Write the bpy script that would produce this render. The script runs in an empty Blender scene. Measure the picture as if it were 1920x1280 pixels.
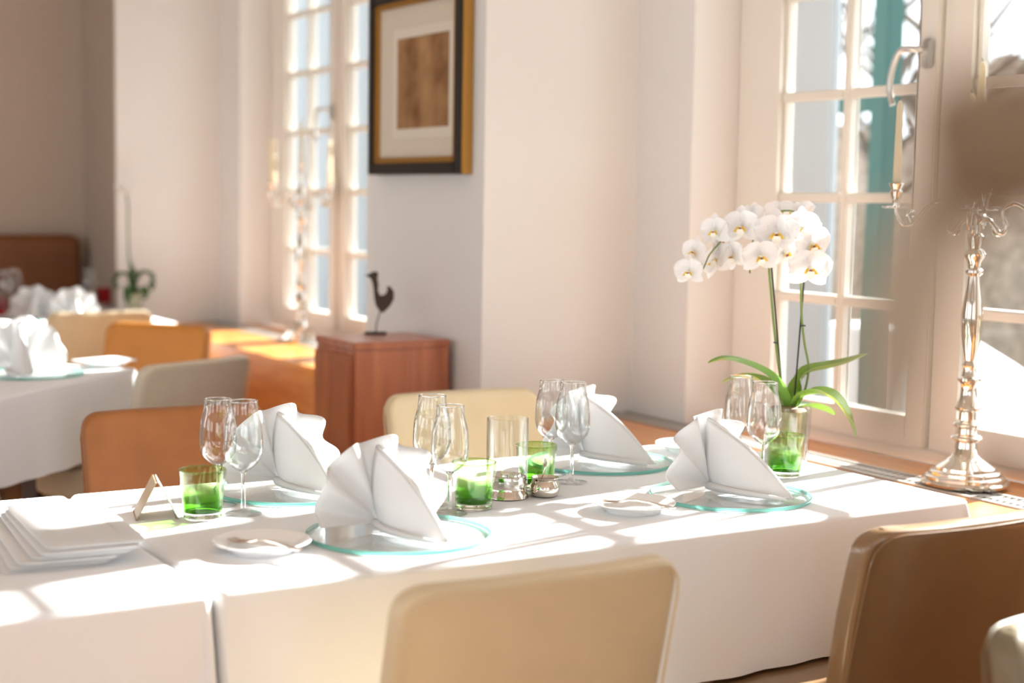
import bpy, bmesh, math, random
from mathutils import Vector, Matrix
R = math.radians
PI = math.pi
random.seed(7)
scene = bpy.context.scene
COL = scene.collection

# ---------------------------------------------------------------- camera
CAM_H = 1.33
FPX, YAW, PITCH, ROLL = 2858.1, .539876, .093652, .016142
_cy, _sy, _cp, _sp = math.cos(YAW), math.sin(YAW), math.cos(PITCH), math.sin(PITCH)
CF = Vector((-_cy*_cp, _sy*_cp, -_sp))
_rt = Vector((_sy, _cy, 0)); _up = _rt.cross(CF)
CR = math.cos(ROLL)*_rt + math.sin(ROLL)*_up
CU = -math.sin(ROLL)*_rt + math.cos(ROLL)*_up
CO = Vector((0, 0, CAM_H))
cam_data = bpy.data.cameras.new('camera')
cam_data.sensor_width = 36
cam_data.lens = FPX/1920*36
cam_data.clip_start = .02
cam_data.dof.use_dof = True
cam_data.dof.focus_distance = 3.0
cam_data.dof.aperture_fstop = 2.1
cam = bpy.data.objects.new('camera', cam_data)
M4 = Matrix((CR, CU, -CF)).transposed().to_4x4()
M4.translation = CO
cam.matrix_world = M4
COL.objects.link(cam)
scene.camera = cam

# ---------------------------------------------------------------- sky, sun, exposure
world = bpy.data.worlds.new('sky'); scene.world = world
world.use_nodes = True
bg = world.node_tree.nodes['Background']
bg.inputs[0].default_value = (.90, .95, 1.0, 1)
bg.inputs[1].default_value = 2.2
sun_data = bpy.data.lights.new('sun', 'SUN')
sun_data.energy = 22
sun_data.color = (1, .975, .935)
sun_data.angle = R(.8)
sun = bpy.data.objects.new('sun', sun_data); COL.objects.link(sun)
SUN_EL = R(30)
_d = Vector((.19*math.cos(SUN_EL), -.98*math.cos(SUN_EL), -math.sin(SUN_EL)))
sun.rotation_euler = _d.to_track_quat('-Z', 'Y').to_euler()
sun.location = (-4, 9, 6)
scene.view_settings.view_transform = 'Standard'
scene.view_settings.look = 'None'
scene.view_settings.gamma = 1
scene.view_settings.use_curve_mapping = False
scene.view_settings.exposure = 0.73
scene.cycles.max_bounces = 14
scene.cycles.transparent_max_bounces = 40
scene.cycles.sample_clamp_indirect = 8
scene.cycles.caustics_reflective = False
scene.cycles.caustics_refractive = False

# ---------------------------------------------------------------- where a point of the place lies
def ray(x, y): return CF + CR*((x-960)/FPX) - CU*((y-640)/FPX)
def at(x, y, depth): return CO + ray(x, y)*depth
def onz(x, y, z):
    d = ray(x, y); return CO + d*((z-CAM_H)/d.z)
def onY(x, y, Y):
    d = ray(x, y); return CO + d*(Y/d.y)
def onX(x, y, X):
    d = ray(x, y); return CO + d*(X/d.x)

# ---------------------------------------------------------------- materials
def new_mat(name):
    m = bpy.data.materials.new(name); m.use_nodes = True
    nt = m.node_tree; b = nt.nodes['Principled BSDF']
    return m, nt, b
def principled(name, col, rough=.5, metal=0, spec=.5, var=0, vscale=8, bump=0, bscale=60, sheen=0, trans=0, coat=0):
    m, nt, b = new_mat(name)
    b.inputs['Base Color'].default_value = (*col, 1)
    b.inputs['Roughness'].default_value = rough
    b.inputs['Metallic'].default_value = metal
    b.inputs['Specular IOR Level'].default_value = spec
    b.inputs['Sheen Weight'].default_value = sheen
    b.inputs['Coat Weight'].default_value = coat
    tc = nt.nodes.new('ShaderNodeTexCoord')
    if var:
        n = nt.nodes.new('ShaderNodeTexNoise'); n.inputs['Scale'].default_value = vscale; n.inputs['Detail'].default_value = 5
        r = nt.nodes.new('ShaderNodeValToRGB')
        r.color_ramp.elements[0].position = .3; r.color_ramp.elements[1].position = .7
        r.color_ramp.elements[0].color = (*[c*(1-var) for c in col], 1)
        r.color_ramp.elements[1].color = (*[min(1, c*(1+var)) for c in col], 1)
        nt.links.new(tc.outputs['Object'], n.inputs['Vector']); nt.links.new(n.outputs['Fac'], r.inputs[0])
        nt.links.new(r.outputs[0], b.inputs['Base Color'])
    if bump:
        n2 = nt.nodes.new('ShaderNodeTexNoise'); n2.inputs['Scale'].default_value = bscale; n2.inputs['Detail'].default_value = 4
        bp = nt.nodes.new('ShaderNodeBump'); bp.inputs['Strength'].default_value = bump; bp.inputs['Distance'].default_value = .002
        nt.links.new(tc.outputs['Object'], n2.inputs['Vector']); nt.links.new(n2.outputs['Fac'], bp.inputs['Height'])
        nt.links.new(bp.outputs[0], b.inputs['Normal'])
    if trans:   # thin cloth and petals let some light through
        t = nt.nodes.new('ShaderNodeBsdfTranslucent'); t.inputs[0].default_value = (*col, 1)
        mx = nt.nodes.new('ShaderNodeMixShader'); mx.inputs[0].default_value = trans
        out = nt.nodes['Material Output']
        nt.links.new(b.outputs[0], mx.inputs[1]); nt.links.new(t.outputs[0], mx.inputs[2]); nt.links.new(mx.outputs[0], out.inputs[0])
    return m
def wood(name, c1, c2, scale=(1, 12, 12), rough=.35, coat=.3):
    m, nt, b = new_mat(name)
    tc = nt.nodes.new('ShaderNodeTexCoord'); mp = nt.nodes.new('ShaderNodeMapping'); mp.inputs['Scale'].default_value = scale
    n = nt.nodes.new('ShaderNodeTexNoise'); n.inputs['Scale'].default_value = 2.2; n.inputs['Detail'].default_value = 8; n.inputs['Distortion'].default_value = .6
    r = nt.nodes.new('ShaderNodeValToRGB'); r.color_ramp.elements[0].position = .35; r.color_ramp.elements[1].position = .68
    r.color_ramp.elements[0].color = (*c1, 1); r.color_ramp.elements[1].color = (*c2, 1)
    nt.links.new(tc.outputs['Object'], mp.inputs[0]); nt.links.new(mp.outputs[0], n.inputs['Vector'])
    nt.links.new(n.outputs['Fac'], r.inputs[0]); nt.links.new(r.outputs[0], b.inputs['Base Color'])
    b.inputs['Roughness'].default_value = rough; b.inputs['Coat Weight'].default_value = coat; b.inputs['Coat Roughness'].default_value = .25
    return m
def glass(name, col=(1, 1, 1), ior=1.45, boost=1.0, zramp=None):
    """thin glass: light passes straight through (tinted), the surface reflects by its angle"""
    m = bpy.data.materials.new(name); m.use_nodes = True
    nt = m.node_tree; nt.nodes.remove(nt.nodes['Principled BSDF']); out = nt.nodes['Material Output']
    t = nt.nodes.new('ShaderNodeBsdfTransparent'); t.inputs[0].default_value = (*col, 1)
    g = nt.nodes.new('ShaderNodeBsdfGlossy'); g.inputs['Roughness'].default_value = .02
    lw = nt.nodes.new('ShaderNodeLayerWeight'); lw.inputs[0].default_value = .5
    fr = nt.nodes.new('ShaderNodeMath'); fr.operation = 'POWER'; fr.inputs[1].default_value = 2.8
    nt.links.new(lw.outputs['Facing'], fr.inputs[0])
    f0 = ((ior-1)/(ior+1))**2
    mul = nt.nodes.new('ShaderNodeMath'); mul.operation = 'MULTIPLY_ADD'; mul.inputs[1].default_value = boost*(1-f0); mul.inputs[2].default_value = f0; mul.use_clamp = True
    mx = nt.nodes.new('ShaderNodeMixShader')
    nt.links.new(fr.outputs[0], mul.inputs[0]); nt.links.new(mul.outputs[0], mx.inputs[0])
    nt.links.new(t.outputs[0], mx.inputs[1]); nt.links.new(g.outputs[0], mx.inputs[2]); nt.links.new(mx.outputs[0], out.inputs[0])
    if zramp:   # colour drawn up from a tinted foot: (z0, z1, [(pos, colour)...])
        tc = nt.nodes.new('ShaderNodeTexCoord'); sp = nt.nodes.new('ShaderNodeSeparateXYZ')
        nz = nt.nodes.new('ShaderNodeTexNoise'); nz.inputs['Scale'].default_value = 30
        mr = nt.nodes.new('ShaderNodeMapRange'); mr.inputs[1].default_value = zramp[0]; mr.inputs[2].default_value = zramp[1]
        ad = nt.nodes.new('ShaderNodeMath'); ad.operation = 'MULTIPLY_ADD'; ad.inputs[1].default_value = .25
        sb = nt.nodes.new('ShaderNodeMath'); sb.operation = 'SUBTRACT'; sb.inputs[1].default_value = .125
        cr = nt.nodes.new('ShaderNodeValToRGB')
        els = cr.color_ramp.elements
        els[0].position, els[0].color = zramp[2][0][0], (*zramp[2][0][1], 1)
        els[1].position, els[1].color = zramp[2][-1][0], (*zramp[2][-1][1], 1)
        for p, c in zramp[2][1:-1]:
            e = els.new(p); e.color = (*c, 1)
        nt.links.new(tc.outputs['Object'], sp.inputs[0]); nt.links.new(sp.outputs['Z'], mr.inputs[0])
        nt.links.new(tc.outputs['Object'], nz.inputs['Vector'])
        nt.links.new(nz.outputs['Fac'], ad.inputs[0]); nt.links.new(mr.outputs[0], ad.inputs[2]); nt.links.new(ad.outputs[0], sb.inputs[0])
        nt.links.new(sb.outputs[0], cr.inputs[0]); nt.links.new(cr.outputs[0], t.inputs[0])
    return m

M = {}
M['wall'] = principled('wall_paint', (.79, .765, .735), .85, spec=.2, var=.02, vscale=2, bump=.05, bscale=90)
M['taupe_and_shade'] = principled('taupe_wall_pier_shade', (.47, .39, .32), .85, spec=.2, var=.02, vscale=2)  # end wall's taupe, also the shade painted on the first pier
M['ceiling'] = principled('ceiling_paint', (.86, .83, .79), .9, spec=.2)
M['frame'] = principled('window_paint', (.84, .795, .72), .35, spec=.4)
M['floor'] = wood('floor_wood', (.34, .185, .09), (.48, .28, .135), (1, 9, 1), .3)
M['sill'] = wood('cherry_sill', (.60, .20, .035), (.78, .32, .07), (1.2, 14, 14), .3)
M['panel'] = wood('cherry_panel', (.58, .21, .06), (.76, .33, .11), (1.2, 14, 14), .35)
M['cabinet'] = wood('mahogany', (.40, .12, .055), (.56, .19, .085), (10, 10, 1.0), .3)
M['darkwood'] = wood('dark_wood', (.06, .025, .012), (.12, .05, .02), (10, 10, 1.0), .4)
M['cloth'] = principled('white_linen', (.88, .885, .90), .8, spec=.15, bump=.1, bscale=35, sheen=.1)
M['napkin'] = principled('napkin_linen', (.90, .90, .90), .75, spec=.15, bump=.08, bscale=120, trans=.22)
M['cream'] = principled('cream_leather', (.70, .575, .37), .42, spec=.4, var=.03, vscale=10, bump=.12, bscale=220)
M['khaki'] = principled('khaki_leather', (.21, .17, .105), .42, spec=.4, var=.03, vscale=10, bump=.12, bscale=220)
M['taupe'] = principled('stone_leather', (.66, .59, .46), .42, spec=.4, var=.03, vscale=10, bump=.12, bscale=220)
M['tan'] = principled('tan_leather', (.36, .135, .04), .45, spec=.35, var=.08, vscale=14, bump=.12, bscale=220)
M['orange'] = principled('orange_leather', (.46, .18, .03), .45, spec=.35, var=.05, vscale=14, bump=.12, bscale=220)
M['brown'] = principled('brown_leather', (.24, .135, .06), .32, spec=.6, coat=.5, var=.06, vscale=14, bump=.12, bscale=220)
M['sofa'] = principled('chestnut_leather', (.17, .058, .016), .45, spec=.35, var=.1, vscale=6)
M['silver'] = principled('silver', (.74, .69, .62), .09, 1)
M['steel'] = principled('brushed_steel', (.62, .60, .57), .32, 1)
M['rosy'] = principled('cutlery_silver', (.58, .49, .43), .2, 1)
M['grille'] = principled('grille_metal', (.50, .47, .43), .4, .6)
M['dark'] = principled('dark_matte', (.05, .045, .04), .8)  # plain dark colour of the duct floor and the wicks
M['porcelain'] = principled('porcelain', (.88, .87, .85), .12, spec=.5, coat=.3)
M['wax'] = principled('candle_wax', (.88, .80, .62), .5, spec=.3, trans=.3)
M['glass'] = glass('clear_glass', (.975, .98, .98), 1.5, 1.0)
M['thick'] = principled('solid_glass', (1, 1, 1), .0, spec=.5)
M['thick'].node_tree.nodes['Principled BSDF'].inputs['Transmission Weight'].default_value = 1
M['thick'].node_tree.nodes['Principled BSDF'].inputs['IOR'].default_value = 1.45
M['pane'] = glass('window_glass', (.96, .98, .985), 1.25, .6)
M['green_glass'] = glass('green_glass', (1, 1, 1), 1.45, 1.0, (0, .088, [(.0, (.30, .62, .10)), (.3, (.55, .82, .34)), (.62, (.88, .96, .78)), (.8, (.91, .965, .84)), (1, (.78, .89, .58))]))
M['red_glass'] = glass('red_glass', (.90, .38, .42), 1.45, 1.0)
M['charger'] = glass('charger_glass', (.985, .995, .99), 1.4, .6)
M['charger_rim'] = principled('green_cut_edge', (.22, .58, .50), .25, spec=.5, trans=.35)
M['green'] = principled('leaf_green', (.16, .30, .045), .35, spec=.5, var=.15, vscale=20, trans=.3)
M['dkgreen'] = principled('dark_leaf', (.05, .12, .03), .35, spec=.5, var=.15, vscale=20, trans=.15)
M['stem'] = principled('orchid_stem', (.18, .25, .06), .5)
M['stick'] = principled('support_stick', (.035, .035, .03), .6)
M['petal'] = principled('orchid_petal', (.93, .92, .92), .55, spec=.2, trans=.35)
M['lip'] = principled('orchid_lip', (.88, .58, .06), .5, trans=.1)
M['lipw'] = principled('orchid_lip_white', (.92, .88, .78), .5, trans=.2)
M['liver'] = principled('orchid_throat', (.30, .09, .02), .5)
M['bark'] = principled('bark_mix', (.30, .22, .15), .9, var=.4, vscale=60, bump=.8, bscale=60)
M['bronze'] = principled('dark_iron', (.055, .035, .025), .5, .6)
M['black'] = principled('black_lacquer', (.015, .014, .014), .3)
M['gold'] = principled('gilt', (.50, .26, .06), .35, .7)
M['mat'] = principled('picture_mat', (.66, .58, .47), .8)
M['mat2'] = principled('picture_mat_inner', (.72, .65, .54), .8)
M['card'] = principled('menu_card', (.50, .52, .47), .22, spec=.6)
M['cardedge'] = principled('menu_card_back', (.40, .28, .17), .4)
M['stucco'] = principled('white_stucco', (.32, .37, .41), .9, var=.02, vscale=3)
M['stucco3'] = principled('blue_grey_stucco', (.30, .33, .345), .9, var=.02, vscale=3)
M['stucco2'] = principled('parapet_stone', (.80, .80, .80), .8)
M['greenpaint'] = principled('green_paint', (.02, .085, .075), .5)
M['facade'] = principled('facade_bounce_cut', (.20, .13, .10), .9, var=.2, vscale=8)
M['brick'] = principled('brick_wall', (.36, .20, .15), .9, var=.25, vscale=10)
M['roof'] = principled('slate', (.42, .48, .38), .8)
M['tree'] = principled('tree_bark', (.13, .10, .08), .9)
M['hedge'] = principled('winter_hedge', (.30, .23, .18), .9, var=.5, vscale=12, bump=1, bscale=12)
M['lawn'] = principled('garden_ground', (.16, .17, .09), .95, var=.4, vscale=3)
M['terrace'] = principled('terrace_stone', (.17, .16, .15), .9, var=.1, vscale=3)
M['dry'] = principled('dried_seed_head', (.36, .26, .17), .9, var=.3, vscale=60, trans=.15)
M['dryleaf'] = principled('dried_leaf', (.50, .42, .32), .8, var=.15, vscale=30, trans=.3)
M['vase'] = principled('grey_stoneware', (.36, .33, .30), .5)

# sepia print: a loose wash of brown tones
_m, _nt, _b = new_mat('sepia_print')
_tc = _nt.nodes.new('ShaderNodeTexCoord'); _n = _nt.nodes.new('ShaderNodeTexNoise'); _n.inputs['Scale'].default_value = 9; _n.inputs['Detail'].default_value = 6
_w = _nt.nodes.new('ShaderNodeTexWave'); _w.inputs['Scale'].default_value = 1.6; _w.inputs['Distortion'].default_value = 9; _w.inputs['Detail'].default_value = 3
_mx = _nt.nodes.new('ShaderNodeMath'); _mx.operation = 'MULTIPLY_ADD'; _mx.inputs[1].default_value = .22
_r = _nt.nodes.new('ShaderNodeValToRGB'); _r.color_ramp.elements[0].position = .4; _r.color_ramp.elements[1].position = .85
_r.color_ramp.elements[0].color = (.20, .085, .026, 1); _r.color_ramp.elements[1].color = (.44, .25, .11, 1)
_nt.links.new(_tc.outputs['Object'], _n.inputs['Vector']); _nt.links.new(_tc.outputs['Object'], _w.inputs['Vector'])
_nt.links.new(_w.outputs['Fac'], _mx.inputs[0]); _nt.links.new(_n.outputs['Fac'], _mx.inputs[2]); _nt.links.new(_mx.outputs[0], _r.inputs[0])
_nt.links.new(_r.outputs[0], _b.inputs['Base Color']); _b.inputs['Roughness'].default_value = .8
M['print'] = _m

# ---------------------------------------------------------------- mesh tools
class MB:
    def __init__(s): s.v = []; s.f = []
    def add(s, vs, fs):
        o = len(s.v); s.v += [tuple(v) for v in vs]; s.f += [tuple(i+o for i in f) for f in fs]; return s
    def box(s, x0, x1, y0, y1, z0, z1):
        vs = [(x, y, z) for z in (z0, z1) for y in (y0, y1) for x in (x0, x1)]
        return s.add(vs, [(0, 2, 3, 1), (4, 5, 7, 6), (0, 1, 5, 4), (2, 6, 7, 3), (0, 4, 6, 2), (1, 3, 7, 5)])
    def loft(s, loops, cap0=True, cap1=True, closed=True):
        n = len(loops[0]); vs = [p for l in loops for p in l]; fs = []
        for i in range(len(loops)-1):
            for j in range(n if closed else n-1):
                k = (j+1) % n
                fs.append((i*n+j, i*n+k, (i+1)*n+k, (i+1)*n+j))
        if cap0: fs.append(tuple(range(n-1, -1, -1)))
        if cap1: fs.append(tuple(range((len(loops)-1)*n, len(loops)*n)))
        return s.add(vs, fs)
    def lathe(s, prof, n=32, c=(0, 0, 0), cap0=False, cap1=False):
        loops = [[(c[0]+r*math.cos(2*PI*j/n), c[1]+r*math.sin(2*PI*j/n), c[2]+z) for j in range(n)] for r, z in prof]
        return s.loft(loops, cap0, cap1)
    def tube(s, pts, rad, n=8, caps=True):
        pts = [Vector(p) for p in pts]
        if not isinstance(rad, (list, tuple)): rad = [rad]*len(pts)
        loops = []; ref = None
        for i, p in enumerate(pts):
            t = (pts[min(i+1, len(pts)-1)]-pts[max(i-1, 0)]).normalized()
            if ref is None:
                ref = Vector((0, 0, 1)) if abs(t.z) < .9 else Vector((1, 0, 0))
            a = (ref - t*ref.dot(t)).normalized(); ref = a; b = t.cross(a)
            loops.append([p+(a*math.cos(2*PI*j/n)+b*math.sin(2*PI*j/n))*rad[i] for j in range(n)])
        return s.loft(loops, caps, caps)
    def grid(s, fn, nu, nv):
        vs = [fn(i/nu, j/nv) for i in range(nu+1) for j in range(nv+1)]
        fs = [(i*(nv+1)+j, (i+1)*(nv+1)+j, (i+1)*(nv+1)+j+1, i*(nv+1)+j+1) for i in range(nu) for j in range(nv)]
        return s.add(vs, fs)
    def prism(s, poly, axis, a0, a1):
        """poly in the two other axes, extruded along axis"""
        def p(q, a):
            return (a, q[0], q[1]) if axis == 'x' else (q[0], a, q[1]) if axis == 'y' else (q[0], q[1], a)
        return s.loft([[p(q, a0) for q in poly], [p(q, a1) for q in poly]])
    def mesh(s, name, mat, smooth=True, bevel=0):
        me = bpy.data.meshes.new(name); me.from_pydata(s.v, [], s.f); me.validate()
        bm = bmesh.new(); bm.from_mesh(me)
        bmesh.ops.remove_doubles(bm, verts=bm.verts, dist=1e-6)
        bmesh.ops.recalc_face_normals(bm, faces=bm.faces)
        if bevel:
            ed = [e for e in bm.edges if e.is_manifold and e.calc_face_angle(0) > R(40)]
            bmesh.ops.bevel(bm, geom=ed, offset=bevel, segments=2, affect='EDGES', clamp_overlap=True)
        for f in bm.faces: f.smooth = smooth
        if smooth:
            for e in bm.edges:
                if e.is_manifold and e.calc_face_angle(0) > R(38): e.smooth = False
        bm.to_mesh(me); bm.free()
        me.materials.append(M[mat] if isinstance(mat, str) else mat)
        return me
    def build(s, name, mat, parent=None, smooth=True, bevel=0, loc=None, rot=None):
        return put(name, s.mesh(name, mat, smooth, bevel), parent, loc, rot)
def put(name, data, parent=None, loc=None, rot=None):
    o = bpy.data.objects.new(name, data); COL.objects.link(o)
    if parent: o.parent = parent
    if loc is not None: o.location = loc
    if rot is not None: o.rotation_euler = rot
    return o
def tag(o, label=None, cat=None, group=None, kind=None):
    if label: o['label'] = label
    if cat: o['category'] = cat
    if group: o['group'] = group
    if kind: o['kind'] = kind
    return o
def thing(name, label, cat, loc=(0, 0, 0), rz=0, group=None):
    return tag(put(name, None, None, loc, (0, 0, rz)), label, cat, group)
def copy_tree(o, parent=None):
    c = o.copy(); COL.objects.link(c); c.parent = parent
    for ch in list(o.children): copy_tree(ch, c)
    return c
def dup(o, loc, rz, label, group=None):
    c = copy_tree(o); c.location = loc; c.rotation_euler = (0, 0, rz); c['label'] = label
    if group: c['group'] = group
    return c
def solid(o, t):
    m = o.modifiers.new('thickness', 'SOLIDIFY'); m.thickness = t; m.offset = 0; return o
def subsurf(o, l=1):
    m = o.modifiers.new('smooth', 'SUBSURF'); m.levels = l; m.render_levels = l; return o
def spline(pts, n=6):
    pts = [Vector(p) for p in pts]; out = []
    for i in range(len(pts)-1):
        p0, p1, p2, p3 = pts[max(i-1, 0)], pts[i], pts[i+1], pts[min(i+2, len(pts)-1)]
        for k in range(n):
            t = k/n
            out.append(.5*((2*p1)+(p2-p0)*t+(2*p0-5*p1+4*p2-p3)*t*t+(3*p1-p0-3*p2+p3)*t**3))
    return out+[pts[-1]]

# ================================================================ the room
YP, YR, YW = 2.25, 2.80, 3.00          # pier faces, recess wall, window plane
ZS = .66                               # bench and sill height
CEIL = 3.05
WTOP = 2.62
RX = [(-7.66, -4.73), (-3.93, -1.00), (-.20, 2.73)]     # the three window recesses
XEND, XBACK, YFAR = -8.25, 3.6, -5.2

MB().box(XEND-.2, XBACK+.2, YFAR-.2, YW+.1, -.1, 0).build('floor', 'floor', smooth=False)['kind'] = 'structure'
MB().box(XEND-.2, XBACK+.2, YFAR-.2, YW+.3, CEIL, CEIL+.1).build('ceiling', 'ceiling', smooth=False)['kind'] = 'structure'
wm = MB()                               # the window wall: piers, recess walls, jambs, lintels, parapets
xs = XEND-.2
for (a, b) in RX:
    wm.box(xs, a, YP, YW+.055, 0, CEIL)                      # pier
    ja, jb = a+.28, b-.28
    wm.box(a, ja, YR, YW+.055, 0, CEIL)                      # recess wall beside the niche
    wm.box(jb, b, YR, YW+.055, 0, CEIL)
    wm.box(ja, jb, YR, YW+.055, WTOP+.02, CEIL)              # lintel
    wm.box(ja, jb, YW-.04, YW+.055, 0, ZS-.03)               # parapet under the window
    xs = b
wm.box(xs, XBACK+.2, YP, YW+.055, 0, CEIL)
wm.build('wall_window', 'wall', smooth=False)['kind'] = 'structure'
fm_ = MB(); xs = XEND-.2                 # unseen dark outer layer, added to cut sun bounced onto the pillar
for (a, b) in RX:
    ja, jb = a+.28, b-.28
    fm_.box(xs, ja, YW+.056, YW+.07, -.8, CEIL+.6).box(ja, jb, YW+.056, YW+.07, WTOP+.02, CEIL+.6).box(ja, jb, YW+.056, YW+.07, -.8, ZS-.03)
    xs = jb
fm_.box(xs, XBACK+.2, YW+.056, YW+.07, -.8, CEIL+.6)
fm_.build('wall_bounce_cut', 'facade', smooth=False)['kind'] = 'structure'
MB().box(XEND-.2, XEND, YFAR, YP, 0, CEIL).box(XEND, RX[0][0]-.0, YP-.006, YP-.0005, 0, CEIL).build('wall_end', 'taupe_and_shade', smooth=False)['kind'] = 'structure'  # second box: thin layer, the pier front's shade put in as taupe
# behind the camera the dining room goes on; unseen windows added for fill light
wb = MB(); ys = YFAR
for (a, b) in ((-3.4, -1.2), (-.2, 1.6)):
    wb.box(XBACK, XBACK+.2, ys, a, 0, CEIL); wb.box(XBACK, XBACK+.2, a, b, 0, .66); wb.box(XBACK, XBACK+.2, a, b, WTOP, CEIL); ys = b
wb.box(XBACK, XBACK+.2, ys, YP, 0, CEIL)
wb.build('wall_back', 'wall', smooth=False)['kind'] = 'structure'
wo = MB(); xs = XEND-.2
for (a, b) in ((-7.2, -4.9), (-3.7, -1.4), (-.4, 1.9)):
    wo.box(xs, a, YFAR-.2, YFAR, 0, CEIL); wo.box(a, b, YFAR-.2, YFAR, 0, .66); wo.box(a, b, YFAR-.2, YFAR, WTOP, CEIL); xs = b
wo.box(xs, XBACK+.2, YFAR-.2, YFAR, 0, CEIL)
wo.build('wall_opposite', 'wall', smooth=False)['kind'] = 'structure'

# benches with cherry tops and a warm-air grille let into them
bar_me = MB().box(-.0045, .0045, -.045, .045, 0, .006).mesh('bar', 'grille', False)
for i, (a, b) in enumerate(RX):
    root = put('trim_%d' % (i+1), None, None, (0, 0, 0)); root['kind'] = 'structure'
    ja, jb = a+.28, b-.28
    g0, g1 = 2.685, 2.785
    MB().box(a+.003, b-.003, 2.37, g0, ZS-.04, ZS).build('bench_top', 'sill', root, False, .004)
    MB().box(ja+.003, jb-.003, g1, YW-.045, ZS-.04, ZS).build('window_board', 'sill', root, False, .003)
    MB().box(a+.003, b-.003, 2.39, 2.41, 0, ZS-.04).build('bench_front', 'panel', root, False)
    MB().box(a+.003, b-.003, 2.40, 2.415, .002, .08).build('kickboard', 'panel', root, False)
    MB().box(a+.003, b-.003, g0, g1, ZS-.06, ZS-.05).build('duct', 'dark', root, False)
    fr = MB().box(a+.004, b-.004, g0, g0+.012, ZS-.03, ZS+.004).box(a+.004, b-.004, g1-.012, g1, ZS-.03, ZS+.004)
    fr = fr.box(a+.004, b-.004, .5*(g0+g1)-.012, .5*(g0+g1)+.012, ZS-.02, ZS+.003).build('grille_frame', 'grille', root, False)
    if i < 2:
        n = 150 if i == 1 else 75
        st = (b-a-.02)/n
        if i == 0:
            bar_w = MB().box(-.009, .009, -.045, .045, 0, .006).mesh('bar', 'grille', False)
        for k in range(n):
            x = a+.01+st*(k+.5)
            if i == 1 and x > -1.7: break
            put('bar', bar_me if i == 1 else bar_w, fr, (x, .5*(g0+g1), ZS-.004))

# windows: three casements of two columns and six rows each
pane_me = {}
def window(idx, a, b, y=YW, detail=True):
    root = put('window_%d' % idx, None, None, (0, 0, 0)); root['kind'] = 'structure'
    ja, jb = a+.28, b-.28
    z0, z1 = ZS, WTOP
    fm = MB()
    fm.box(ja, ja+.125, y-.03, y+.04, z0, z1).box(jb-.125, jb, y-.03, y+.04, z0, z1)
    fm.box(ja+.125, jb-.125, y-.03, y+.04, z0, z0+.03).box(ja+.125, jb-.125, y-.03, y+.04, z1-.05, z1)
    fm.build('frame', 'frame', root, False, .004)
    w = (jb-ja-.25)/3
    for k in range(3):
        x0 = ja+.125+w*k; x1 = x0+w
        if k:
            MB().box(x0-.02, x0+.02, y-.022, y+.04, z0+.03, z1-.05).build('mullion', 'frame', root, False, .003)
        x0 += .022 if k else .003; x1 -= .022 if k < 2 else .003
        s = MB()
        zb, zt = z0+.033, z1-.053
        st = .068
        s.box(x0, x0+st, y-.038, y+.018, zb, zt).box(x1-st, x1, y-.038, y+.018, zb, zt)
        s.box(x0+st, x1-st, y-.038, y+.018, zb, zb+.078).box(x0+st, x1-st, y-.038, y+.018, zt-.07, zt)
        # glazing beads
        s.box(x0+st, x0+st+.012, y-.02, y+.014, zb+.078, zt-.07).box(x1-st-.012, x1-st, y-.02, y+.014, zb+.078, zt-.07)
        so = s.build('sash', 'frame', root, False, .004)
        gx0, gx1, gz0, gz1 = x0+st, x1-st, zb+.078, zt-.07
        xm = .5*(gx0+gx1)
        MB().box(xm-.014, xm+.014, y-.03, y+.012, gz0, gz1).build('glazing_bar', 'frame', so, False, .005)
        rows = [gz0+(gz1-gz0)*j/6 for j in range(7)]
        for j in range(1, 6):
            for (p, q) in ((gx0, xm-.014), (xm+.014, gx1)):
                MB().box(p, q, y-.028, y+.012, rows[j]-.014, rows[j]+.014).build('glazing_bar', 'frame', so, False, .005)
        key = round(xm-.014-gx0, 3)
        for j in range(6):
            for (p, q) in ((gx0, xm-.014), (xm+.014, gx1)):
                if key not in pane_me:
                    pane_me[key] = MB().box(-(xm-.014-gx0)/2, (xm-.014-gx0)/2, -.003, .003, -.13, .13).mesh('pane', 'pane', False)
                hgt = rows[j+1]-rows[j]-(.014 if j in (0, 5) else .028)
                o = put('pane', pane_me[key], so, ((p+q)/2, y, (rows[j]+(.014 if j else 0)+rows[j+1]-(.014 if j < 5 else 0))/2))
                o.scale.z = hgt/.26
        if detail and k == 0:       # lever handle on the meeting stile
            hx, hz = x1-.028, 1.715
            h = MB().box(hx-.016, hx+.016, y-.056, y-.038, hz-.035, hz+.04).build('handle_plate', 'steel', so, False, .005)
            pts = spline([(hx, y-.05, hz+.01), (hx-.004, y-.085, hz+.012), (hx-.045, y-.098, hz+.010), (hx-.072, y-.098, hz-.035), (hx-.082, y-.096, hz-.085), (hx-.070, y-.094, hz-.128)], 6)
            MB().tube(pts, .0085, 10).build('handle', 'steel', so)
    return root
for i, (a, b) in enumerate(RX): window(i+1, a, b, YW, i < 2)

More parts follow.
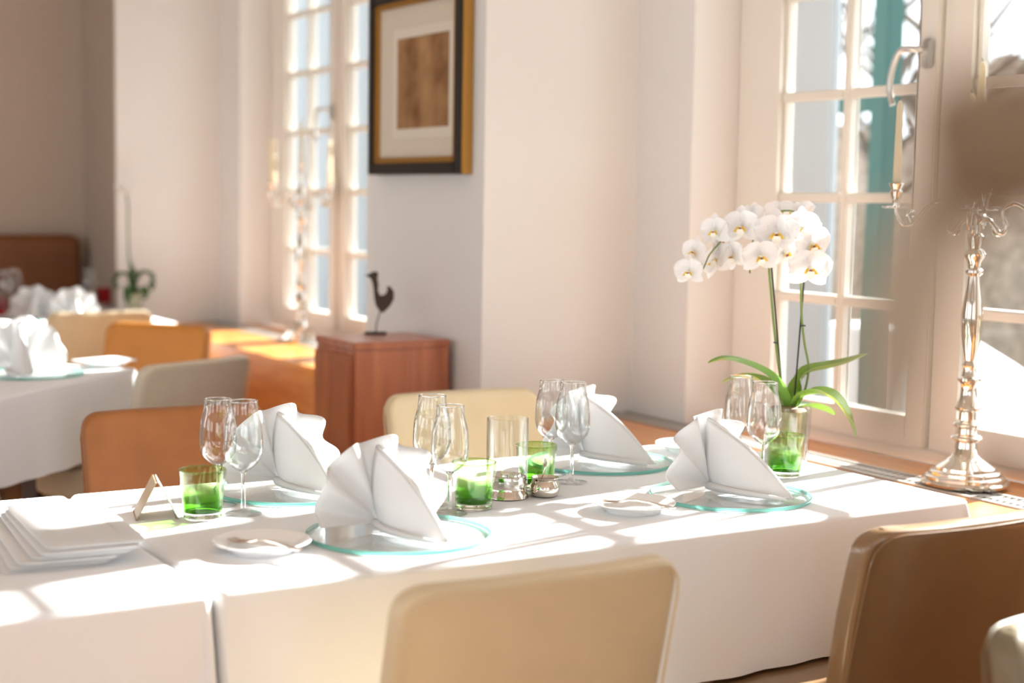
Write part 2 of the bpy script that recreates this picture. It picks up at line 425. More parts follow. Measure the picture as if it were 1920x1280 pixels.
# ================================================================ outside
gr = tag(MB().box(-40, 25, YW+.08, 60, -.9, -.8).build('ground_garden', 'lawn', smooth=False), 'winter garden ground beyond the windows', 'ground', kind='structure')
te = tag(MB().box(-14, 6, YW+.08, 6.4, -.8, .05).build('terrace', 'terrace', smooth=False), 'grey stone terrace outside the windows', 'terrace', kind='structure')
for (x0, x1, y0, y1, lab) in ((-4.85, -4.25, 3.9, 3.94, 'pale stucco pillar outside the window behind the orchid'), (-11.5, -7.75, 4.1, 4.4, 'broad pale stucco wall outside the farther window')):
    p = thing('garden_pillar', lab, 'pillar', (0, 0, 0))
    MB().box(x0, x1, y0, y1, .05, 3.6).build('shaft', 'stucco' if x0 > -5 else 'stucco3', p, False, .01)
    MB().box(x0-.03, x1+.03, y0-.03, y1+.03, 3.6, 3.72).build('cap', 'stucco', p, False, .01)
pg = thing('pergola', 'green painted pergola post and beam on the terrace', 'pergola', (0, 0, .05))
MB().box(-5.67, -5.56, 5.45, 5.56, 0, 3.6).build('post', 'greenpaint', pg, False, .005)
MB().box(-9.8, -5.68, 5.47, 5.54, 1.74, 1.82).build('beam', 'greenpaint', pg, False, .005)
MB().box(-9.9, -9.8, 5.45, 5.56, 0, 3.6).build('post', 'greenpaint', pg, False, .005)
pw = thing('parapet', 'low white garden parapet with a sloping coping', 'wall', (0, 0, .05))
MB().prism([(-6.35, 0), (-4.0, 0), (-4.0, .0), (-5.65, .62), (-6.35, .62)], 'y', 5.8, 6.15).build('parapet_wall', 'stucco2', pw, False, .01)
hd = MB(); random.seed(3)
def hedge_fn(u, v):
    a = PI*v; rr = 1+.12*math.sin(u*61+v*9)+.10*math.sin(u*23+v*31)
    return (-22+28*u, 13.4-.8*math.cos(a)*rr, -.8+3.0*math.sin(a)*rr*(1+.1*math.sin(u*40)))
hd.grid(hedge_fn, 120, 14)
tag(hd.build('hedge', 'hedge'), 'brown winter hedge closing off the garden', 'hedge')
bw = thing('brick_house', 'brown brick outbuilding with a pale sloping roof past the bare tree', 'building', (-7.9, 10.2, -.8))
MB().box(-.6, 1.4, 0, 1.6, 0, 3.25).build('wall', 'brick', bw, False)
MB().prism([(-.25, 3.25), (1.85, 3.25), (.8, 4.1)], 'x', -.75, 1.55).build('roof', 'roof', bw, False)
random.seed(11)
def bare_tree(x, y, h, lab):
    t = thing('bare_tree', lab, 'tree', (x, y, -.8))
    pts = spline([(0, 0, 0), (.05, 0, h*.3), (-.06, .05, h*.55), (.12, 0, h*.8), (.05, 0, h)], 5)
    MB().tube(pts, [.13*(1-.85*i/(len(pts)-1)) for i in range(len(pts))], 9).build('trunk', 'tree', t)
    for k in range(16):
        z = h*(.42+.52*k/16); a = k*2.4; L = h*(.42-.2*k/16)
        p0 = Vector((0, 0, z)); d = Vector((math.cos(a), math.sin(a)*.6, .55)).normalized()
        br = [p0+d*L*s+Vector((random.uniform(-.1, .1), 0, random.uniform(-.1, .12)))*s for s in (0, .33, .66, 1)]
        bm_ = MB().tube(spline(br, 4), [.045*(1-.8*i/12) for i in range(13)], 6)
        for s in (1, 2):
            for q in (-1, 1):
                e = br[s]+Vector((q*.5*d.y+d.x*.5, -q*.4*d.x, .4))*L*.5
                bm_.tube([br[s], (br[s]+e)/2+Vector((.05, 0, .03)), e], [.018, .012, .004], 5)
        bm_.build('branch', 'tree', t)
bare_tree(-8.75, 9.2, 5.2, 'bare dark tree beside the brick outbuilding')
bare_tree(-11.0, 10.8, 5.0, 'thin leafless tree standing behind the pergola post')

# ================================================================ tables and cloths
def table(name, lab, cx, cy, sx, sy, rz=0, zt=.75, inset=.07):
    t = thing(name, lab, 'table', (cx, cy, 0), rz)
    hx, hy = sx/2-.012, sy/2-.012
    MB().box(-hx, hx, -hy, hy, zt-.035, zt-.004).build('tabletop', 'darkwood', t, False, .004)
    for a in (-1, 1):
        for b in (-1, 1):
            x, y = a*(hx-inset), b*(hy-inset)
            MB().box(x-.03, x+.03, y-.03, y+.03, 0, zt-.035).build('leg', 'darkwood', t, False, .004)
    return t
def tablecloth(lab, cx, cy, sx, sy, drop, rz=0, zt=.75, flare=(1, 1, 1, 1), wave=1.0, seed=1, group=None, dip=.25):
    """flare: how far the +x, +y, -x, -y sides may swing out"""
    rnd = random.Random(seed); ph = [rnd.uniform(0, 6.28) for _ in range(8)]
    hx, hy = sx/2, sy/2
    r = .018
    # perimeter: straight runs and small rounded corners, with outward normals
    per = []
    def run(p, q, nrm, n, side):
        for i in range(n):
            t = (i+.5)/n
            per.append((Vector(p).lerp(Vector(q), t), Vector(nrm), min(t, 1-t)*(Vector(q)-Vector(p)).length, side))
    def corner(c, a0, s0, s1):
        for i in range(9):
            a = a0+PI/2*i/8
            n = Vector((math.cos(a), math.sin(a)))
            per.append((Vector(c)+n*r, n, -1 if True else 0, (s0, s1, i/8)))
    nx, ny = max(10, int(sx/.03)), max(10, int(sy/.03))
    run((hx, -hy+r), (hx, hy-r), (1, 0), ny, 0); corner((hx-r, hy-r), 0, 0, 1)
    run((hx-r, hy), (-hx+r, hy), (0, 1), nx, 1); corner((-hx+r, hy-r), PI/2, 1, 2)
    run((-hx, hy-r), (-hx, -hy+r), (-1, 0), ny, 2); corner((-hx+r, -hy+r), PI, 2, 3)
    run((-hx+r, -hy), (hx-r, -hy), (0, -1), nx, 3); corner((hx-r, -hy+r), 1.5*PI, 3, 0)
    loops = []
    er = .012
    for k in range(3, -1, -1):       # rounded table edge
        a = PI/2*k/3
        loops.append([(p.x-n.x*er*(1-math.cos(a)), p.y-n.y*er*(1-math.cos(a)), zt-er*(1-math.sin(a))) for p, n, d, s in per])
    levels = 10
    for k in range(1, levels+1):
        t = k/levels; lp = []; acc = 0
        for i, (p, n, d, s) in enumerate(per):
            acc = p.x*7+p.y*5
            if d < 0:                # corner cone
                fl = flare[s[0]]*(1-s[2])+flare[s[1]]*s[2]
                cone = math.sin(PI*s[2])
                off = (.012+.085*cone)*t
                fx, fy = (flare[s[0]], flare[s[1]]) if s[0] in (0, 2) else (flare[s[1]], flare[s[0]])
                n = Vector((n.x*fx, n.y*fy))
                zz = zt-er-(drop-er)*t*(1+dip*cone*fl)
            else:
                fl = flare[s]
                w = .5+.5*math.sin(acc*2.3+ph[s])
                near = math.exp(-d/.07)
                off = (.010+.012*w*wave-.004*near)*t*fl+.004*math.sin(acc*9+ph[s+4])*t*fl*wave
                zz = zt-er-(drop-er)*t
            lp.append((p.x+n.x*off, p.y+n.y*off, zz))
        loops.append(lp)
    m = MB(); m.loft(loops, False, False)
    # the top as its own subdivided sheet
    inner = loops[0]
    m.add(inner, [tuple(range(len(inner)))])
    o = m.build('tablecloth', 'cloth', None, True, 0, (cx, cy, 0), (0, 0, rz))
    return tag(o, lab, 'tablecloth', group)

TX0, TX1, TY0, TY1 = -2.92, -2.092, .7585, 2.325
table('dining_table', 'dining table laid for four under the long white cloth beside the window bench', (TX0+TX1)/2, (TY0+TY1)/2, TX1-TX0, TY1-TY0)
tablecloth('long white cloth on the table set with four fanned napkins', (TX0+TX1)/2, (TY0+TY1)/2, TX1-TX0, TY1-TY0, .265, flare=(1, .6, 1, .06), seed=2)
LX0, LX1, LY0, LY1 = -2.92, -2.088, -.2, .7525
table('dining_table', 'table pushed against the long laid one, carrying the napkin piles', (LX0+LX1)/2, (LY0+LY1)/2, LX1-LX0, LY1-LY0)
tablecloth('white cloth on the table with the piles of folded napkins', (LX0+LX1)/2, (LY0+LY1)/2, LX1-LX0, LY1-LY0, .30, flare=(1, .06, 1, 1), seed=5)
T2A = -R(45)
t2c = (-4.95, .885)
table('dining_table', 'square table turned cornerwise behind the tan leather chair', *t2c, .88, .88, R(45), inset=.22)
tablecloth('white cloth hanging over the square table turned cornerwise', *t2c, .9, .9, .255, R(45), seed=8, dip=.04)
T3 = (-7.065, 1.78)
table('dining_table', 'small table in the far corner before the brown banquette', *T3, .84, .86)
tablecloth('white cloth on the small table in the far corner', *T3, .86, .88, .25, seed=9, dip=.05)

# ================================================================ chairs
def rrect(hx, hy, z, n=32, e=6, cx=0, cy=0, f=None):
    out = []
    for j in range(n):
        a = 2*PI*(j+.5)/n; c, s = math.cos(a), math.sin(a)
        x = cx+hx*math.copysign(abs(c)**(2/e), c); y = cy+hy*math.copysign(abs(s)**(2/e), s)
        out.append(f(x, y, z) if f else (x, y, z))
    return out
BW, BT, BZ0, BZ1 = .225, .030, .36, .82
def bend(x, y, z):
    lean = -.075*max(0, (z-.45)/.37)**1.2
    return (x-.20+lean-.028*(1-(y/BW)**2)*min(1, max(0, (z-.36)/.3)), y, z)
def backrest_mesh(mat):
    loops = []
    rc = .042
    zs = [BZ0+(BZ1-rc-BZ0)*i/8 for i in range(9)]+[BZ1-rc+rc*math.sin(PI/2*i/8)*(.985 if i == 8 else 1) for i in range(1, 9)]
    for z in zs:
        w = (BW-.018+.018*min(1, (z-BZ0)/.3))
        if z > BZ1-rc: w = w-rc+math.sqrt(max(0, rc*rc-(z-(BZ1-rc))**2))
        th = BT*(1.05-.15*(z-BZ0)/(BZ1-BZ0))
        if z > BZ1-.02: th *= math.sqrt(max(.06, 1-((z-(BZ1-.02))/.02)**2))*.5+.5
        loops.append(rrect(th, w, z, 44, 7, f=bend))
    # close the top with shrinking loops so the curve carries over
    w0 = loops[-1]
    c = [Vector(p) for p in w0]
    n = len(c)
    for sh in (.7, .35):
        lp = []
        for j in range(n):
            q = c[n-1-j] if False else c[j]
            mid = (c[j]+c[(n//2-1-j) % n])/2      # mirrored through the thickness
            lp.append(tuple(mid.lerp(q, sh)+Vector((0, 0, .002*(1-sh)))))
        loops.append(lp)
    return MB().loft(loops, True, True).mesh('backrest', mat)
def seat_mesh(mat):
    L = []
    for z, s in ((.375, .93), (.385, .985), (.40, 1), (.455, 1), (.468, .985), (.475, .93), (.477, .6)):
        L.append(rrect(.225*s, .225*s, z, 40, 7, .02))
    return MB().loft(L).mesh('seat', mat)
def leg_mesh(front):
    loops = []
    for z, h in ((.39, .021), (.2, .018), (0, .014)):
        k = (.39-z)*(.10 if not front else 0.0)
        loops.append([(sx*h-k, sy*h, z) for sx, sy in ((-1, -1), (1, -1), (1, 1), (-1, 1))])
    return MB().loft(loops).mesh('leg', 'darkwood', False, .003)
_lf, _lb = leg_mesh(True), leg_mesh(False)
_chair_me = {}
def chair(mat, x, y, rz, lab, group=None, name='dining_chair'):
    if mat not in _chair_me: _chair_me[mat] = (backrest_mesh(mat), seat_mesh(mat))
    t = thing(name, lab, 'chair', (x, y, 0), rz, group)
    put('backrest', _chair_me[mat][0], t); put('seat', _chair_me[mat][1], t)
    for (lx, ly, me) in ((.19, .17, _lf), (.19, -.17, _lf), (-.16, .17, _lb), (-.16, -.17, _lb)): put('leg', me, t, (lx, ly, 0))
    # welt running round the back of the rest
    pts = [bend(-.031, s*BW*.985, z) for s, z in [(-1, .40+.04*i) for i in range(10)]]+[bend(-.030, -BW*.985+.05*(1-math.cos(a)), .768+.045*math.sin(a)) for a in (.4, .8, 1.2, 1.57)]
    pts2 = [(p[0], -p[1], p[2]) for p in pts[::-1]]
    top = [bend(-.030, -BW*.985+.05+(2*BW*.985-.1)*i/12, .8135) for i in range(1, 12)]
    key = mat+'welt'
    if key not in _chair_me: _chair_me[key] = MB().tube(pts+top+pts2, .0018, 6).mesh('welt', mat)
    put('welt', _chair_me[key], t)
    return t
chair('cream', -2.03, 1.107, PI, 'cream leather chair with its back to us at the near side of the laid table')
chair('brown', -2.015, 1.915, PI, 'brown leather chair at the near side of the laid table by the silver candelabrum')
chair('khaki', -.96, 1.65, 0, 'khaki leather chair cut off by the bottom right corner of the picture')
chair('tan', -3.22, 1.165, 0, 'tan leather chair facing us across the laid table')
chair('cream', -3.22, 1.945, 0, 'cream leather chair facing us across the laid table before the pale pier')
chair('taupe', -4.743, 1.443, PI+.45, 'stone coloured leather chair drawn up to the cornerwise table')
chair('orange', -5.61, 1.65, -.877, 'bright orange leather chair on the far side of the cornerwise table')
chair('cream', -6.76, 1.83, PI, 'cream leather chair with its back to us at the far corner table')

# banquette against the end wall
so = thing('banquette', 'chestnut brown leather banquette against the end wall', 'sofa', (-8.25, 0, 0))
bl = []
for x in (.02, .05, .13, .16):
    i = .03 if x in (.02, .16) else 0
    bl.append([(x, y, z) for (y, z) in [(.3+i, .42), (2.19-i, .42)]+[(2.13+(.06-i)*math.cos(a), 1.04+(.06-i)*math.sin(a)) for a in [PI/2*k/6 for k in range(7)]]+[(.36-(.06-i)*math.sin(a), 1.04+(.06-i)*math.cos(a)) for a in [PI/2*k/6 for k in range(7)]]])
MB().loft(bl).build('backrest', 'sofa', so)
MB().box(.1, .6, .3, 2.19, .3, .46).build('seat', 'sofa', so, False, .03)
MB().box(.05, .52, .34, 2.15, 0, .30).build('base', 'darkwood', so, False)

# ================================================================ fanned napkins
def fan_mesh():
    m = MB(); RR = .142; n = 11; nr = 10
    def fan(u, v):
        phi = -.06+(PI+.12)*u; k = u*n
        tri = 2*abs((k/2) % 1-.5)*2-1                      # -1..1 zigzag of the pleats
        tri = math.sin(tri*PI/2)
        r = RR*(.04+.96*v)*(1+.025*tri*v)
        d = .017*tri*v**1.15-.014*v*math.sin(phi)
        squash = 1-.10*(abs(math.cos(phi))**3)
        return (d, -r*math.cos(phi)*squash, .008+max(0, r*math.sin(phi))+.004*(1+tri)*v)
    m.grid(fan, n*6, nr)
    return m.mesh('fan', 'napkin')
def stand_edge(t):
    """upper edge of the folded triangle that props the fan: over the crown, then down to the tip"""
    p = Vector((-.012, 0, .140)).lerp(Vector((.185, .012, .005)), t)
    p.z += .014*math.sin(PI*t); p.x += .006*math.sin(PI*t)
    return p
def stand_mesh():
    m = MB()
    for sgn in (-1, 1):
        def panel(s, t, sgn=sgn):
            e = stand_edge(t); b = Vector((.004+.181*t, .012*t, .010-.004*t)); p = b.lerp(e, s)
            hump = math.sin(PI*min(1, t*.9+.05))
            p.y += sgn*(.004+.032*hump*(1-s)**1.2+.012*math.sin(PI*s)*(1-t))*(1 if sgn < 0 else .8)
            return tuple(p)
        m.grid(panel, 14, 18)
    def ridge(u, v):
        p = stand_edge(v); p.y += (u-.5)*.0085; p.z += .002*math.sin(PI*u); return tuple(p)
    m.grid(ridge, 4, 18)
    return m.mesh('stand', 'napkin')
def hem_mesh():
    m = MB(); pts = []; rad = []
    for i in range(15):
        t = i/14
        pts.append((.0+.183*t, -.006-.034*math.sin(PI*min(1, t*.9+.05)), .008+.004*math.sin(PI*t))); rad.append(.0075*(1-.55*t))
    m.tube(pts, rad, 8)
    return m.mesh('hem', 'napkin')
_fan, _stand, _hem = fan_mesh(), stand_mesh(), hem_mesh()
def fan_napkin(p, rz, lab, sc=1.0, z=.759, lean=0, group=None):
    t = thing('fan_napkin', lab, 'napkin', (p.x, p.y, z), rz, group)
    t.scale = (sc, sc, sc)
    for nm, me in (('fan', _fan), ('stand', _stand), ('hem', _hem)):
        o = put(nm, me, t)
        solid(o, .0014)
    return t

# ================================================================ glassware
def charger(p, lab, z=.75):
    t = thing('glass_charger', lab, 'plate', (p.x, p.y, z+.0006))
    MB().lathe([(0, 0), (.157, 0), (.157, .0078), (0, .0078)], 72).build('disc', 'charger', t)
    MB().lathe([(.157, .0003), (.1592, .0012), (.160, .004), (.1592, .0068), (.157, .0075)], 72).build('edge', 'charger_rim', t)
    return t
def wine_meshes(h, rb, rr):
    foot = MB().lathe([(0, 0), (.033, 0), (.0335, .0008), (.032, .0018), (.018, .003), (.008, .0055), (.0042, .010), (0, .010)], 36).mesh('foot', 'glass')
    stem = MB().lathe([(.0042, .010), (.0036, .03), (.0034, h*.30), (.0042, h*.36), (.008, h*.384), (0, h*.384)], 16).mesh('stem', 'thick')
    prof = [(.002, h*.3845), (.010, h*.390), (rb*.55, h*.42), (rb*.85, h*.475), (rb*.98, h*.545), (rb, h*.60), (rb*.985, h*.68), (rb*.93, h*.79), (rr*1.06, h*.9), (rr, h)]
    pts = spline([(r, 0, z) for r, z in prof], 4)
    outer = [(p.x, p.z) for p in pts]
    inner = [(max(0, p.x-.0011), p.z+.0012 if i < len(pts)-2 else p.z) for i, p in enumerate(pts)]
    bowl = MB().lathe(outer+inner[::-1], 40).mesh('bowl', 'glass')
    rim = MB().lathe([(rr-.0008+.0011*math.cos(a), h+.0011*math.sin(a)) for a in [2*PI*k/8 for k in range(9)]], 40).mesh('rim', 'thick')
    return (('foot', foot), ('stem', stem), ('bowl', bowl), ('rim', rim))
WA, WB = wine_meshes(.207, .0360, .0262), wine_meshes(.200, .0345, .0252)
def wine(kind, p, lab, group=None, z=.7505):
    t = thing('wine_glass', lab, 'wine glass', (p.x, p.y, z), random.uniform(0, 6), group)
    for nm, me in kind: put(nm, me, t)
    return t
def tumbler_meshes(mat, h=.088, rt=.042, rb=.034):
    outer = [(0, .0), (rb-.004, .0), (rb, .003), (rb+.0005, .012), (rb+(rt-rb)*.4, h*.45), (rt, h)]
    inner = [(rt-.0022, h), (rb+(rt-rb)*.4-.0028, h*.45), (rb-.0025, .0155), (rb-.006, .0125), (0, .012)]
    o = spline([(r, 0, z) for r, z in outer[2:]], 6); i = spline([(r, 0, z) for r, z in inner], 5)
    prof_o = [(0, .0125)]+[(rb+.0003, .0125)]+[(p.x, p.z) for p in o if p.z > .0125]
    m = MB(); n = 40
    def wob(r, z, j): return r*(1+.012*math.sin(j*2*PI/n*5+z*120)*min(1, z/.03))
    loops = [[(wob(r, z, j)*math.cos(2*PI*j/n), wob(r, z, j)*math.sin(2*PI*j/n), z) for j in range(n)] for r, z in prof_o[1:]+[(p.x, p.z) for p in i[:-1]]]
    m.loft(loops, False, True)
    body = m.mesh('body', mat)
    base = MB().lathe([(0, 0), (rb-.003, 0), (rb, .003), (rb+.0003, .0125), (0, .0125)], n).mesh('thick_base', 'thick')
    rim = MB().lathe([(rt-.0011+.0013*math.cos(a), h+.0013*math.sin(a)) for a in [2*PI*k/8 for k in range(9)]], n).mesh('rim', mat)
    return (('body', body), ('thick_base', base), ('rim', rim))
TG = tumbler_meshes('green_glass'); TR = tumbler_meshes('red_glass')
def tumbler(kind, p, lab, z=.7505, group=None):
    t = thing('tumbler', lab, 'tumbler', (p.x, p.y, z), random.uniform(0, 6), group)
    for nm, me in kind: put(nm, me, t)
    return t
_bread = MB().lathe([(0, .003), (.045, .003), (.048, .0), (.052, .0), (.055, .005), (.072, .014), (.080, .0175), (.0805, .019), (.079, .0198), (.070, .0165), (.053, .0085), (.048, .0072), (0, .0070)], 56).mesh('bread_plate', 'porcelain')
def bread(p, lab, z=.7504):
    return tag(put('bread_plate', _bread, None, (p.x, p.y, z)), lab, 'plate')
def fork_meshes():
    h = MB()
    for k in range(4):
        y = -.0085+.0057*k
        h.tube([(.0, y*.8, .006), (.014, y, .0035), (.030, y, .002), (.046, y*.95, .005)], [.0015, .0014, .0013, .0008], 6)
    h.loft([[(x, s*w, z+d) for s, d in ((-1, 0), (1, 0), (1, .0016), (-1, .0016))] for x, w, z in ((-.018, .003, .010), (-.010, .0085, .0075), (.002, .0100, .0055))])
    hd = MB().loft([[(x, s*w, z+d) for s, d in ((-1, -.001), (1, -.001), (1, .0012), (-1, .0012))] for x, w, z in ((-.016, .0028, .0105), (-.035, .0026, .0125), (-.060, .004, .012), (-.090, .0066, .009), (-.108, .0068, .008), (-.113, .004, .008))])
    return (('fork_head', h.mesh('fork_head', 'rosy')), ('handle', hd.mesh('handle', 'rosy')))
_fork = fork_meshes()
def fork(p, rz, lab, z):
    t = thing('fork', lab, 'fork', (p.x, p.y, z), rz)
    for nm, me in _fork: put(nm, me, t)
    return t

PX = [(-2.306, 1.162, .12, 'the laid table before the near cream chair'), (-2.752, 1.160, .16, 'the laid table before the tan chair'),
      (-2.755, 1.885, .28, 'the laid table before the farther cream chair'), (-2.325, 1.902, .26, 'the laid table before the orchid')]
for (x, y, rz, where) in PX:
    charger(Vector((x, y, 0)), 'round green-edged glass charger on '+where)
    fan_napkin(Vector((x-.045, y-.012, 0)), rz, 'white fanned napkin on '+where)
for kind, (x, y), h, lab in (
        (WB, (409, 748), .200, 'empty wine glass behind the green tumbler next to the menu card'),
        (WA, (456, 752), .207, 'empty wine glass between the menu card tumbler and the fanned napkin before the tan chair'),
        (WA, (811, 742), .207, 'taller of the two wine glasses by the glass cylinder, partly behind the other'),
        (WB, (845, 756), .205, 'slimmer wine glass touching the green tumbler in the middle of the laid table'),
        (WB, (1035, 713), .200, 'wine glass behind the green tumbler that stands past the glass cylinder'),
        (WA, (1075, 717), .207, 'wine glass right in front of the napkin before the cream chair that faces us'),
        (WB, (1390, 706), .200, 'wine glass behind the fanned napkin nearest the orchid, farther one of its pair'),
        (WA, (1435, 717), .207, 'wine glass directly in front of the orchid pot')):
    wine(kind, onz(x, y, .75+h), lab)
for p, lab in ((onz(380, 971, .75), 'green tumbler next to the small folded menu card'), (Vector((-2.45, 1.390, 0)), 'green tumbler in front of the clear glass cylinder'),
               (onz(1006, 832, .84), 'pale green tumbler behind the silver salt cellar'), (onz(1470, 892, .75), 'green tumbler in front of the glass orchid pot')):
    tumbler(TG, p, lab)
b1, b4, b3 = Vector((-2.305, .912, 0)), Vector((-2.295, 1.645, 0)), Vector((-2.80, 2.165, 0))
bread(b1, 'small white bread plate near the pile of folded napkins'); bread(b4, 'small white bread plate in the middle of the near table edge'); bread(b3, 'small white bread plate at the far end next to the window bench')
fork(Vector((-2.305, .892, 0)), R(203), 'small fork lying on the bread plate near the napkin pile', .7625)
fork(Vector((-2.305, 1.625, 0)), R(205), 'small fork lying on the bread plate at the middle of the near table edge', .7625)
fork(Vector((-2.80, 2.165, 0)), R(215), 'small fork lying on the bread plate next to the window bench', .7625)

# tea-light hurricane
p = onz(950, 932, .75)
t = thing('hurricane_lamp', 'clear glass cylinder on a silver tea light holder', 'candle holder', (p.x, p.y, .7505))
MB().lathe([(0, 0), (.040, 0), (.0425, .002), (.041, .008), (.036, .014), (.0345, .020), (.0375, .028), (.0375, .042), (.0355, .044), (.034, .042), (.034, .020), (0, .020)], 48).build('base', 'silver', t)
MB().lathe([(.0405, .024), (.0405, .155), (.0400, .1560), (.0388, .155), (.0388, .024)], 48).build('glass_cylinder', 'glass', t)
tl = MB().lathe([(0, .021), (.019, .021), (.0195, .036), (.018, .036), (.017, .034), (0, .034)], 28).build('tea_light', 'wax', t)
MB().tube([(0, 0, .034), (.001, 0, .044)], .0007, 6).build('wick', 'dark', tl)
p = onz(1021, 930, .75)
t = thing('salt_cellar', 'round silver salt cellar beside the glass cylinder', 'salt cellar', (p.x, p.y, .7505))
MB().lathe([(0, 0), (.020, 0), (.026, .003), (.0300, .012), (.0295, .022), (.0255, .029), (.0245, .032), (.028, .037), (.0275, .038), (.0235, .033), (.0240, .026), (.0270, .018), (0, .014)], 40).build('bowl', 'silver', t)
MB().lathe([(0, .024), (.0245, .024), (.020, .0265), (0, .028)], 24).build('salt', 'porcelain', t)
t = thing('salt_spoon', 'tiny silver spoon standing in the salt cellar', 'spoon', (p.x, p.y, .7505+.0285), .5)
MB().tube([(-.008, -.002, .0), (-.004, -.001, .012), (.0, 0, .028)], [.0014, .0014, .0016], 8).build('handle', 'rosy', t)
MB().loft([[(.0+w*math.cos(a), .0012*s2+.003*math.sin(0), z) for a, s2 in ((0, 0), (PI/2, 1), (PI, 0), (3*PI/2, -1))] for w, z in ((.0016, .026), (.0045, .032), (.006, .038), (.0048, .044), (.001, .047))]).build('finial', 'rosy', t)

# folded menu card
pc = (onz(258, 968, .75)+onz(333, 966, .75))/2
t = thing('menu_card', 'small folded glossy menu card standing like a tent', 'menu card', (pc.x-.01, pc.y, .7505), R(166))
for s, mt in ((-1, 'card'), (1, 'cardedge')):
    mb = MB()
    mb.loft([[(x, s*(.001+.034*(1-k)), .066*k) for x, k in ((-.045, 0), (.045, 0), (.045, 1), (-.045, 1))],
             [(x, s*(.0035+.034*(1-k)), .066*k) for x, k in ((-.045, 0), (.045, 0), (.045, 1), (-.045, 1))]])
    mb.build('panel', mt, t, False)
    MB().box(-.045, .045, s*.0352-.0006, s*.0352+.0030, 0, .0018).build('brass_edge', 'cardedge', t, False)

# folded napkins, two piles pushed against each other
def folded_mesh():
    loops = []
    def rl(i, z, e=16): return rrect(.180-i, .078-i, z, 60, e)
    loops = [rl(.004, 0), rl(.0005, .0012), rl(.0025, .0024), rl(.0005, .0036), rl(.0035, .0048), rl(.03, .0052)]
    def dish(l): return [(x, y, z+.0016*math.sin(x*22)) for x, y, z in l]
    return MB().loft([dish(l) for l in loops]).mesh('folded_napkin', 'napkin')
_fold = folded_mesh()
na, nc = onz(35, 955, .775), onz(190, 1040, .775)
ang = math.atan2(onz(110, 1048, .775).y-onz(30, 958, .775).y, onz(110, 1048, .775).x-onz(30, 958, .775).x)
pcn = (onz(30, 958, .775)+onz(175, 930, .775)+onz(270, 1030, .775)+onz(110, 1048, .775))/4
pcn.x = max(pcn.x, -2.50)
for k in range(3):
    o = put('folded_napkin', _fold, None, (-2.505+.004*k, .600+.010*k, .7505+.0062*k), (0, 0, -.11+.015*k))
    tag(o, 'white folded napkin sticking out sideways, %s of the pile' % ('lowest', 'second from the bottom', 'third from the bottom')[k], 'napkin', 'pile of folded napkins')
for k in range(3):
    o = put('folded_napkin', _fold, None, (-2.500+.006*math.sin(k*2.1), .640+.009*k, .7505+.0062*(k+3)), (0, 0, -.08+.016*k))
    if k == 2: tag(o, 'topmost white folded napkin of the pile', 'napkin', 'pile of folded napkins')
    else: tag(o, ('white folded napkin, third from the top of the pile', 'white folded napkin right below the topmost one of the pile')[k], 'napkin', 'pile of folded napkins')

# ================================================================ orchids
def tepal_mesh(name, L, W, cup, tip=.35, ruff=0.0):
    def fn(u, v):
        x = (v-.5)*2
        w = W*math.sin(PI*min(1, .08+.92*u**.75))**.62
        if u > .97: w *= .55
        z = cup*u*u*L+.10*W*(x*x)*math.sin(PI*u)+ruff*math.sin(u*9+x*5)*.002
        return (x*w/2, u*L, z)
    return MB().grid(fn, 10, 8).mesh(name, 'petal')
_petal = tepal_mesh('petal', .043, .056, .10, ruff=1)
_sepal = tepal_mesh('sepal', .044, .033, -.08)
_lip_me = None
def lip_meshes():
    a = MB()
    for s in (-1, 1):
        a.grid(lambda u, v, s=s: (s*(.002+.0095*u), -.002-.006*u+.007*(v-.5)*math.sin(PI*min(1, u+.15)), .007+.007*u*u), 5, 4)
    lobes = a.mesh('lip', 'lip')
    b = MB().grid(lambda u, v: ((v-.5)*.012*math.sin(PI*min(1, .15+.8*u))**.5, -.004-.011*u, .012-.010*u+.018*u*u*.4), 6, 4).mesh('lip_tongue', 'lipw')
    c = MB().lathe([(0, 0), (.0032, .001), (.0036, .006), (.0022, .010), (0, .011)], 12).mesh('column', 'lipw')
    d = MB().lathe([(0, .004), (.0022, .0046), (.0026, .0065), (0, .008)], 8, (0, -.004, .003)).mesh('throat', 'liver')
    return lobes, b, c, d
_lobes, _tongue, _column, _throat = lip_meshes()
def orchid_flower(parent, pos, face, roll=0, sc=1.0):
    """face: the way the flower looks"""
    f = Vector(face).normalized(); up = Vector((0, 0, 1)); x = up.cross(f).normalized(); y = f.cross(x)
    m = Matrix((x, y, f)).transposed()
    m = m @ Matrix.Rotation(roll, 3, 'Z')
    sc *= 1.1; o = put('flower', _column, parent, pos, m.to_euler()); o.scale = (sc, sc, sc)
    for nm, me, a, z in (('sepal', _sepal, 0, -.0022), ('sepal', _sepal, R(128), -.0022), ('sepal', _sepal, R(-128), -.0022), ('petal', _petal, R(72), 0), ('petal', _petal, R(-72), .0006)):
        put(nm, me, o, (0, 0, z), (0, 0, a))
    for nm, me in (('lip', _lobes), ('lip_tongue', _tongue), ('throat', _throat)):
        put(nm, me, o).scale = (1.35, 1.35, 1.2)
    return o
def leaf_mesh(pts, W, mat, fold=.25):
    P = spline(pts, 5); n = len(P)-1
    m = MB()
    def fn(u, v):
        i = u*n; k = min(int(i), n-1); p = P[k].lerp(P[k+1], i-k)
        t = (P[min(k+1, n)]-P[max(k-1, 0)]).normalized()
        side = t.cross(Vector((0, 0, 1)))
        if side.length < .15: side = Vector((.5, .86, 0))
        side.normalize(); nrm = side.cross(t)
        x = (v-.5)*2; w = W*(.35+.65*math.sin(PI*min(1, u*.8+.12)))*math.sqrt(max(0.02, 1-u**5))
        return tuple(p+side*x*w/2+nrm*abs(x)*w*fold)
    m.grid(fn, n, 6)
    return m.mesh('leaf', mat)
